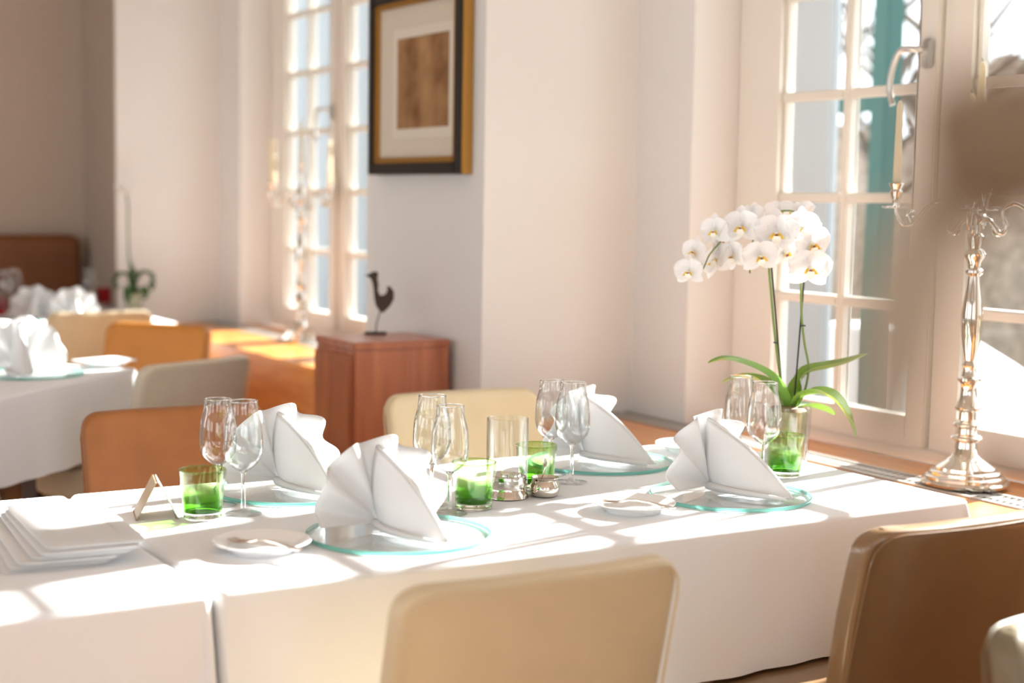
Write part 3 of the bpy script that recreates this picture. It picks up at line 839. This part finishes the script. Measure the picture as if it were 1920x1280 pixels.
def orchid_pot(t, r=.054, h=.128, mat_leaf='green'):
    MB().lathe([(0, 0), (r*.86, 0), (r*.88, .004), (r, h), (r-.0012, h+.0012), (r-.003, h), (r*.88-.003, .010), (0, .009)], 48).build('glass_pot', 'glass', t)
    MB().lathe([(0, .011), (r*.74, .011), (r*.85, h*.90), (r*.70, h*.95), (0, h*.98)], 32).build('grow_pot', 'inner_pot', t)
    MB().lathe([(0, h*.93), (r*.78, h*.93), (r*.66, h*.985), (r*.3, h*1.01), (0, h*1.0)], 24).build('bark_chips', 'bark', t)
M['inner_pot'] = glass('clear_grow_pot', (.80, .84, .72), 1.3, 1)

OD = 3.40
op = Vector((-2.575, 2.262, .7505))
t = thing('orchid', 'white moth orchid with two arching sprays in a clear glass pot', 'orchid', op)
def L(x, y, dd=0):
    return at(x, y, OD+dd)-op
orchid_pot(t)
for pts, W in (([(1472, 765, 0), (1462, 735, -.01), (1440, 705, -.02), (1400, 684, -.03), (1360, 675, -.04), (1328, 681, -.05)], .052),
               ([(1485, 765, 0), (1498, 725, .01), (1515, 700, .01), (1555, 690, .02), (1590, 680, .03), (1630, 663, .05)], .056),
               ([(1490, 765, 0), (1505, 745, -.01), (1535, 738, -.03), (1565, 752, -.05), (1590, 785, -.06), (1606, 820, -.06)], .058),
               ([(1475, 765, .02), (1455, 738, .05), (1425, 715, .08), (1390, 708, .10), (1352, 718, .11)], .046),
               ([(1490, 765, -.01), (1515, 762, .03), (1545, 770, .06), (1565, 778, .07)], .045)):
    put('leaf', solid_me if False else leaf_mesh([L(*q) for q in pts], W, 'green'), t)
s1 = spline([L(1470, 765), L(1462, 700, .005), L(1452, 620, .0), L(1446, 550, 0), L(1441, 490, 0), L(1440, 455, .01), L(1432, 432, .02), L(1410, 428, .02), L(1380, 436, .01), L(1360, 445, 0), L(1345, 460, -.01), L(1330, 478, -.01), L(1322, 496, -.02), L(1314, 512, -.02), L(1309, 527, -.02)], 5)
MB().tube(s1, [.0028 if i < 35 else .0018 for i in range(len(s1))], 8).build('flower_stem', 'stem', t)
s2 = spline([L(1492, 765), L(1508, 735, 0), L(1516, 690, 0), L(1508, 640, 0), L(1503, 590, 0), L(1502, 520, 0), L(1505, 470, .02), L(1512, 430, .03), L(1495, 400, .03), L(1468, 395, .03), L(1440, 405, .03), L(1418, 432, .02), L(1406, 480, .01), L(1406, 512, 0)], 5)
MB().tube(s2, [.0028 if i < 30 else .0018 for i in range(len(s2))], 8).build('flower_stem', 'stem', t)
for a, b in (((1469, 765, .004), (1444, 470, .012)), ((1488, 768, .004), (1512, 470, .014))):
    MB().tube([L(*a), L(*b)], .0021, 7).build('support_stick', 'stick', t)
for x, y in ((1455, 642), (1506, 610)):
    q = L(x, y, 0); MB().lathe([(.004, -.0015), (.0062, -.0015), (.0062, .0015), (.004, .0015), (.004, -.0015)], 12, tuple(q)).build('stem_clip', 'stick', t)
cv = -CF
def facing(yaw, pitch=0): 
    return (cv+CR*yaw+CU*pitch)
for (x, y, dd, yw, pt, sc, ro) in (
        (1292, 508, -.03, -.5, -.15, .78, .05), (1303, 471, -.02, -.9, 0, .72, -.1), (1341, 432, -.02, -.75, -.1, .82, .1), (1391, 424, -.03, -.55, -.1, .98, .08),
        (1455, 436, -.05, -.05, -.12, 1.12, 0), (1425, 479, -.05, .15, -.25, .95, .1), (1503, 428, -.04, .45, -.05, 1.05, -.08), (1520, 456, -.05, .55, -.25, 1.08, .1),
        (1517, 502, -.05, .12, -.12, 1.12, -.05), (1345, 488, .02, -1.5, .5, 1.0, .4), (1347, 452, .03, 1.8, .2, .95, 0), (1376, 478, .01, -1.6, -.4, .9, .3), (1468, 402, .04, .3, .8, 1.0, 0),
        (1498, 402, .05, -.9, .9, .9, .2), (1408, 410, .03, -1.0, .4, .9, .1), (1470, 470, .0, .9, -.7, 1.05, .2)):
    orchid_flower(t, L(x, y, dd), facing(yw, pt), ro, sc)

# ================================================================ candelabra
def candelabrum(name, lab, x, y, rz):
    t = thing(name, lab, 'candelabrum', (x, y, ZS+.0045), rz)
    base = [(0, 0), (.098, 0), (.103, .003), (.104, .010), (.100, .015), (.094, .0155), (.0935, .022), (.089, .026), (.083, .0265), (.0825, .033), (.077, .038), (.071, .0385), (.0705, .044), (.060, .051), (.046, .060), (.035, .068), (.030, .076), (.026, .092), (0, .092)]
    MB().lathe(base, 56).build('base', 'silver', t)
    st = [(0, .09), (.027, .09), (.025, .104), (.034, .110), (.037, .114), (.034, .119), (.022, .124), (.021, .136), (.031, .142), (.034, .147), (.030, .152), (.020, .157), (.020, .176), (.031, .184), (.033, .188), (.029, .193), (.021, .210), (.018, .235), (.021, .246), (.028, .252), (.028, .257), (.020, .262), (.016, .275), (.016, .284), (.0185, .288), (.017, .293), (.013, .300),
          (.018, .325), (.023, .352), (.026, .385), (.026, .415), (.022, .445), (.017, .475), (.0145, .500), (.0165, .503), (.022, .508), (.022, .514), (.016, .519), (.018, .535), (.025, .545), (.027, .552), (.022, .560), (.015, .566), (.019, .585), (.020, .595), (.014, .602), (.014, .622), (.026, .630), (.028, .636), (.026, .642), (.019, .648), (.019, .672), (.014, .690), (.0105, .710), (.0095, .745), (0, .745)]
    MB().lathe(st, 40).build('stem', 'silver', t)
    def cup(cx, cy, cz, par):
        c = MB().lathe([(0, 0), (.030, .001), (.034, .004), (.034, .006), (.028, .005), (.010, .006), (.009, .018), (.013, .030), (.016, .040), (.012, .046), (.017, .056), (.019, .059), (.0175, .061), (.011, .060), (0, .055)], 32, (cx, cy, cz)).build('candle_cup', 'silver', par)
        return c
    def candle(cx, cy, cz, h, par):
        k = MB().lathe([(0, 0), (.0105, 0), (.0105, .01), (.0075, h-.012), (.004, h-.002), (0, h)], 20, (cx, cy, cz)).build('candle', 'wax', par)
        MB().tube([(cx, cy, cz+h-.001), (cx+.001, cy, cz+h+.004), (cx+.003, cy, cz+h+.008)], .0009, 6).build('wick', 'dark', k)
    cup(0, 0, .742, t); candle(0, 0, .795, .205, t)
    for k in range(4):
        a = PI/2*k; d = Vector((math.cos(a), math.sin(a), 0)); z = Vector((0, 0, 1))
        pts = [d*.018+z*.640, d*.034+z*.628, d*.050+z*.606, d*.062+z*.604, d*.068+z*.620, d*.060+z*.640, d*.062+z*.662, d*.085+z*.672, d*.115+z*.655, d*.140+z*.622, d*.165+z*.616, d*.183+z*.638, d*.186+z*.655]
        arm = MB().tube(spline(pts, 5), [.0062-.0018*i/60 for i in range(61)], 10)
        sc = [d*.066+z*.612, d*.052+z*.598, d*.040+z*.604, d*.042+z*.616, d*.050+z*.614]
        arm.tube(spline(sc, 5), [.0045-.0012*i/20 for i in range(21)], 8)
        arm.tube(spline([d*.150+z*.618, d*.158+z*.640, d*.148+z*.652, d*.140+z*.642, d*.146+z*.636], 5), [.0040-.0015*i/20 for i in range(21)], 8)
        ao = arm.build('arm', 'silver', t)
        q = d*.186
        cup(q.x, q.y, .655, ao); candle(q.x, q.y, .708, .205, ao)
    return t
def img_angle(a):      # an arm that points `a` round from the picture's right, away from the viewer
    v = Vector((CR.x, CR.y, 0)).normalized()*math.cos(a)+Vector((CF.x, CF.y, 0)).normalized()*math.sin(a)
    return math.atan2(v.y, v.x)
pc1 = onz(1808, 912, ZS)
candelabrum('candelabrum', 'tall silver candelabrum on the window bench at the end of the laid table', pc1.x, pc1.y, img_angle(R(157)))
candelabrum('candelabrum', 'tall silver candelabrum glinting on the bench before the farther window', -6.46, 2.745, img_angle(R(140)))

# ================================================================ pedestal, bird, picture
t = thing('pedestal_cabinet', 'narrow reddish mahogany pedestal cabinet in front of the picture wall', 'cabinet', (0, 0, 0))
CX0, CX1, CY0, CY1, CZ = -4.36, -4.085, 1.905, 2.225, .897
MB().box(CX0, CX1, CY0, CY1, .04, CZ-.022).build('body', 'cabinet', t, False, .004)
MB().box(CX0-.004, CX1+.004, CY0-.004, CY1, CZ-.022, CZ).build('top', 'cabinet', t, False, .004)
MB().box(CX0+.01, CX1-.01, CY0+.01, CY1, 0, .04).build('plinth', 'darkwood', t, False)
MB().box(CX0+.012, CX1-.012, CY0-.014, CY0, .08, CZ-.04).build('door', 'cabinet', t, False, .003)
t = thing('step_stool', 'low mahogany step box standing against the pedestal cabinet', 'stool', (-3.955, 2.06, 0))
MB().box(-.11, .11, -.15, .15, .50, .53).build('top', 'cabinet', t, False, .004)
for a in (-1, 1):
    MB().box(-.10, .10, a*.13-.012, a*.13+.012, 0, .50).build('side', 'cabinet', t, False, .003)
MB().box(-.10, .10, -.118, .118, .18, .20).build('stretcher', 'cabinet', t, False, .003)

bp = Vector((-4.315, 2.085, CZ))
t = thing('bird_sculpture', 'small dark iron bird sculpture on a rod on top of the pedestal cabinet', 'sculpture', (bp.x, bp.y, CZ), math.atan2(CR.y, CR.x))
BD = (bp-CO).dot(CF)
def B2(x, y):       # the sheet-iron outline in its own plane
    return ((x-692)*BD/FPX, (621-y)*BD/FPX)
out = [(668, 508), (678, 509), (684, 504), (692, 502), (697, 507), (695, 515), (697, 527), (696, 538), (700, 548), (709, 546), (714, 538), (712, 530), (718, 530), (726, 540), (726, 554), (720, 566), (712, 575), (705, 581), (698, 575), (692, 566), (689, 552), (688, 538), (686, 526), (683, 517), (676, 512)]
poly = [B2(*q) for q in out]
MB().prism(poly, 'y', -.006, .006).build('body', 'bronze', t, False, .002)
MB().tube([(*([B2(701, 575)[0], 0]), B2(701, 575)[1]), (B2(694, 600)[0], 0, B2(694, 600)[1]), (0, 0, .006)], .0022, 8).build('rod', 'bronze', t)
MB().box(-.034, .034, -.020, .020, 0, .008).build('foot_plate', 'bronze', t, False, .002)

t = thing('framed_picture', 'framed sepia print in a black and gilt frame on the pier between the windows', 'picture', (0, 0, 0))
fx0, fx1, fz0, fz1 = -4.635, -4.005, 1.40, 1.985
yb, yf = YP, 2.205
fw = .036
for (a, b, c, d) in ((fx0, fx0+fw, fz0, fz1), (fx1-fw, fx1, fz0, fz1), (fx0+fw, fx1-fw, fz0, fz0+fw), (fx0+fw, fx1-fw, fz1-fw, fz1)):
    MB().box(a, b, yf, yb-.001, c, d).build('frame_rail', 'black', t, False, .003)
g = .018
for (a, b, c, d) in ((fx0+fw, fx0+fw+g, fz0+fw, fz1-fw), (fx1-fw-g, fx1-fw, fz0+fw, fz1-fw), (fx0+fw+g, fx1-fw-g, fz0+fw, fz0+fw+g), (fx0+fw+g, fx1-fw-g, fz1-fw-g, fz1-fw)):
    MB().box(a, b, yf+.006, yb-.004, c, d).build('gilt_slip', 'gold', t, False, .003)
MB().box(fx1, fx1+.006, yf+.008, yb-.001, fz0, fz1).build('gilt_side', 'gold', t, False, .001)
MB().box(fx0+fw+g, fx1-fw-g, yf+.02, yf+.026, fz0+fw+g, fz1-fw-g).build('mount', 'mat', t, False)
MB().box(-4.485, -4.075, yf+.018, yf+.0205, 1.515, 1.86).build('inner_mount', 'mat2', t, False)
MB().box(-4.45, -4.105, yf+.016, yf+.0182, 1.545, 1.83).build('print', 'print', t, False)

# ================================================================ what stands on the far tables
p = onz(60, 702, .75); charger(p, 'round glass charger under the fanned napkin on the cornerwise table')
fan_napkin(onz(38, 700, .75), R(-12), 'white fanned napkin at the picture edge on the cornerwise table', 1.1)
p = onz(196, 688, .75); bread(p, 'white bread plate on the cornerwise table near the stone coloured chair')
o = tag(put('folded_napkin', _fold, None, (p.x, p.y, .7710), (0, 0, 1.9)), 'white napkin folded flat on the bread plate of the cornerwise table', 'napkin'); o.scale = (.5, .8, 1)
p3 = onz(52, 590, .75)
charger(Vector((-6.90, 1.52, 0)), 'round glass charger on the small table in the far corner')
fan_napkin(Vector((-7.02, 1.86, 0)), R(-8), 'pointed white napkin on the far corner table nearest the cream chair', .9, .7505)
fan_napkin(Vector((-7.18, 1.72, 0)), R(-20), 'shaded pointed white napkin on the far corner table before the banquette', .9, .7505)
wine(WB, onz(166, 503, .955), 'wine glass beside the red tumbler on the far corner table')
wine(WA, onz(28, 505, .955), 'wine glass at the picture edge on the far corner table, farther of two')
wine(WA, onz(10, 508, .955), 'wine glass at the picture edge on the far corner table, nearer of two')
tumbler(TR, onz(196, 568, .76), 'red glass tumbler beside the small orchid on the far corner table')
tumbler(TR, onz(-4, 592, .76), 'red glass tumbler at the picture edge on the far corner table')
op2 = onz(252, 580, .75)
t2 = thing('orchid', 'small orchid with one white bloom in a glass pot on the far corner table', 'orchid', (op2.x, op2.y, .7505))
OD2 = (op2-CO).dot(CF); op2.z = .7505
orchid_pot(t2, .045, .085)
def L2(x, y, dd=0): return at(x, y, OD2+dd)-op2
for pts, W in (([(248, 548, 0), (240, 520, -.02), (228, 515, -.04), (218, 528, -.05), (218, 542, -.05)], .065), ([(250, 548, 0), (248, 515, -.02), (244, 498, -.03), (240, 488, -.03)], .045),
               ([(252, 550, 0), (262, 520, .0), (275, 512, .02), (284, 525, .02), (284, 545, .02)], .06), ([(248, 550, -.02), (246, 540, -.06), (242, 552, -.09), (238, 568, -.1)], .06), ([(255, 552, -.02), (262, 540, -.05), (270, 550, -.08), (272, 562, -.08)], .055)):
    put('leaf', leaf_mesh([L2(*q) for q in pts], W, 'dkgreen'), t2)
MB().tube(spline([L2(248, 552), L2(242, 480), L2(240, 420), L2(240, 385), L2(236, 362), L2(230, 352)], 5), .0042, 8).build('flower_stem', 'dkgreen', t2)
orchid_flower(t2, L2(228, 352, -.02), facing(-.5, -.3), 0, .85); orchid_flower(t2, L2(236, 362, .0), facing(.2, -.3), 0, .7)

# ================================================================ dried stem right by the camera
FD = .38
fp = at(2230, 1280, FD)
ft = thing('side_table', 'small round side table carrying the vase, below the picture', 'table', (fp.x, fp.y, 0))
MB().lathe([(0, .70), (.17, .70), (.175, .705), (.175, .72), (.17, .725), (0, .725)], 40).build('tabletop', 'darkwood', ft)
MB().lathe([(.02, .02), (.018, .70)], 20, cap0=True, cap1=True).build('column', 'darkwood', ft)
MB().lathe([(0, 0), (.14, 0), (.14, .012), (.03, .025), (0, .025)], 32).build('foot', 'darkwood', ft)
vt = thing('bud_vase', 'slim grey vase on the side table, below the picture', 'vase', (fp.x, fp.y, .7255))
MB().lathe([(0, 0), (.035, 0), (.042, .03), (.040, .09), (.022, .16), (.014, .22), (.016, .235), (.013, .235), (.011, .21), (.018, .15), (.034, .08), (.03, .02), (0, .012)], 32).build('body', 'vase', vt)
dt = thing('dried_flower', 'blurred brown dried flower with a long papery leaf right in front of the lens', 'dried flower', (fp.x, fp.y, .7255+.015))
dp = Vector(dt.location)
def L3(x, y, dd=0): return at(x, y, FD+dd)-dp
stp = spline([Vector((0, 0, 0)), Vector((0, 0, .22)), L3(2225, 1250), L3(2190, 800), L3(2110, 430), L3(1980, 270), L3(1880, 255)], 6)
MB().tube(stp, [.0018]*len(stp), 10).build('stem', 'dryleaf', dt)
rl = random.Random(4)
def leafr(pts, w): return solid(put('leaf', leaf_strip(pts, w), dt), .0008)
def leaf_strip(pts, w):
    P = spline(pts, 6); n = len(P)-1
    def fn(u, v):
        k = min(int(u*n), n-1); p = P[k].lerp(P[k+1], u*n-k); ww = w*(.30+.70*math.sin(PI*min(1, .10+.85*u)))
        return tuple(p+CR*((v-.5)*ww)+CF*(.12*ww*(v-.5)**2*4))
    return MB().grid(fn, 24, 6).mesh('leaf', 'dryleaf')
leafr([L3(1855, 262), L3(1790, 350), L3(1735, 470), L3(1700, 610), L3(1680, 740), L3(1655, 870)], .0265)
leafr([L3(2190, 800), L3(2150, 640), L3(2060, 600), L3(1990, 690)], .022)
hm = MB()
c0 = L3(1868, 268)
for k in range(170):            # papery seed head of many small bracts
    zz = 1-2*(k+.5)/170; a = k*2.39996; rr = math.sqrt(1-zz*zz)
    d = Vector((rr*math.cos(a), rr*math.sin(a), zz)); rad = .0170*(1+.25*rl.random())
    q = c0+d*rad; s_ = d.cross(Vector((0, 0, 1)) if abs(d.z) < .9 else Vector((1, 0, 0))).normalized(); u_ = s_.cross(d)
    w = .0037
    hm.add([q-s_*w, q+u_*w+d*.002, q+s_*w, q-u_*w-d*.001, q-d*.012], [(0, 1, 2, 3), (0, 4, 1), (1, 4, 2), (2, 4, 3), (3, 4, 0)])
hm.build('seed_head', 'dry', dt)
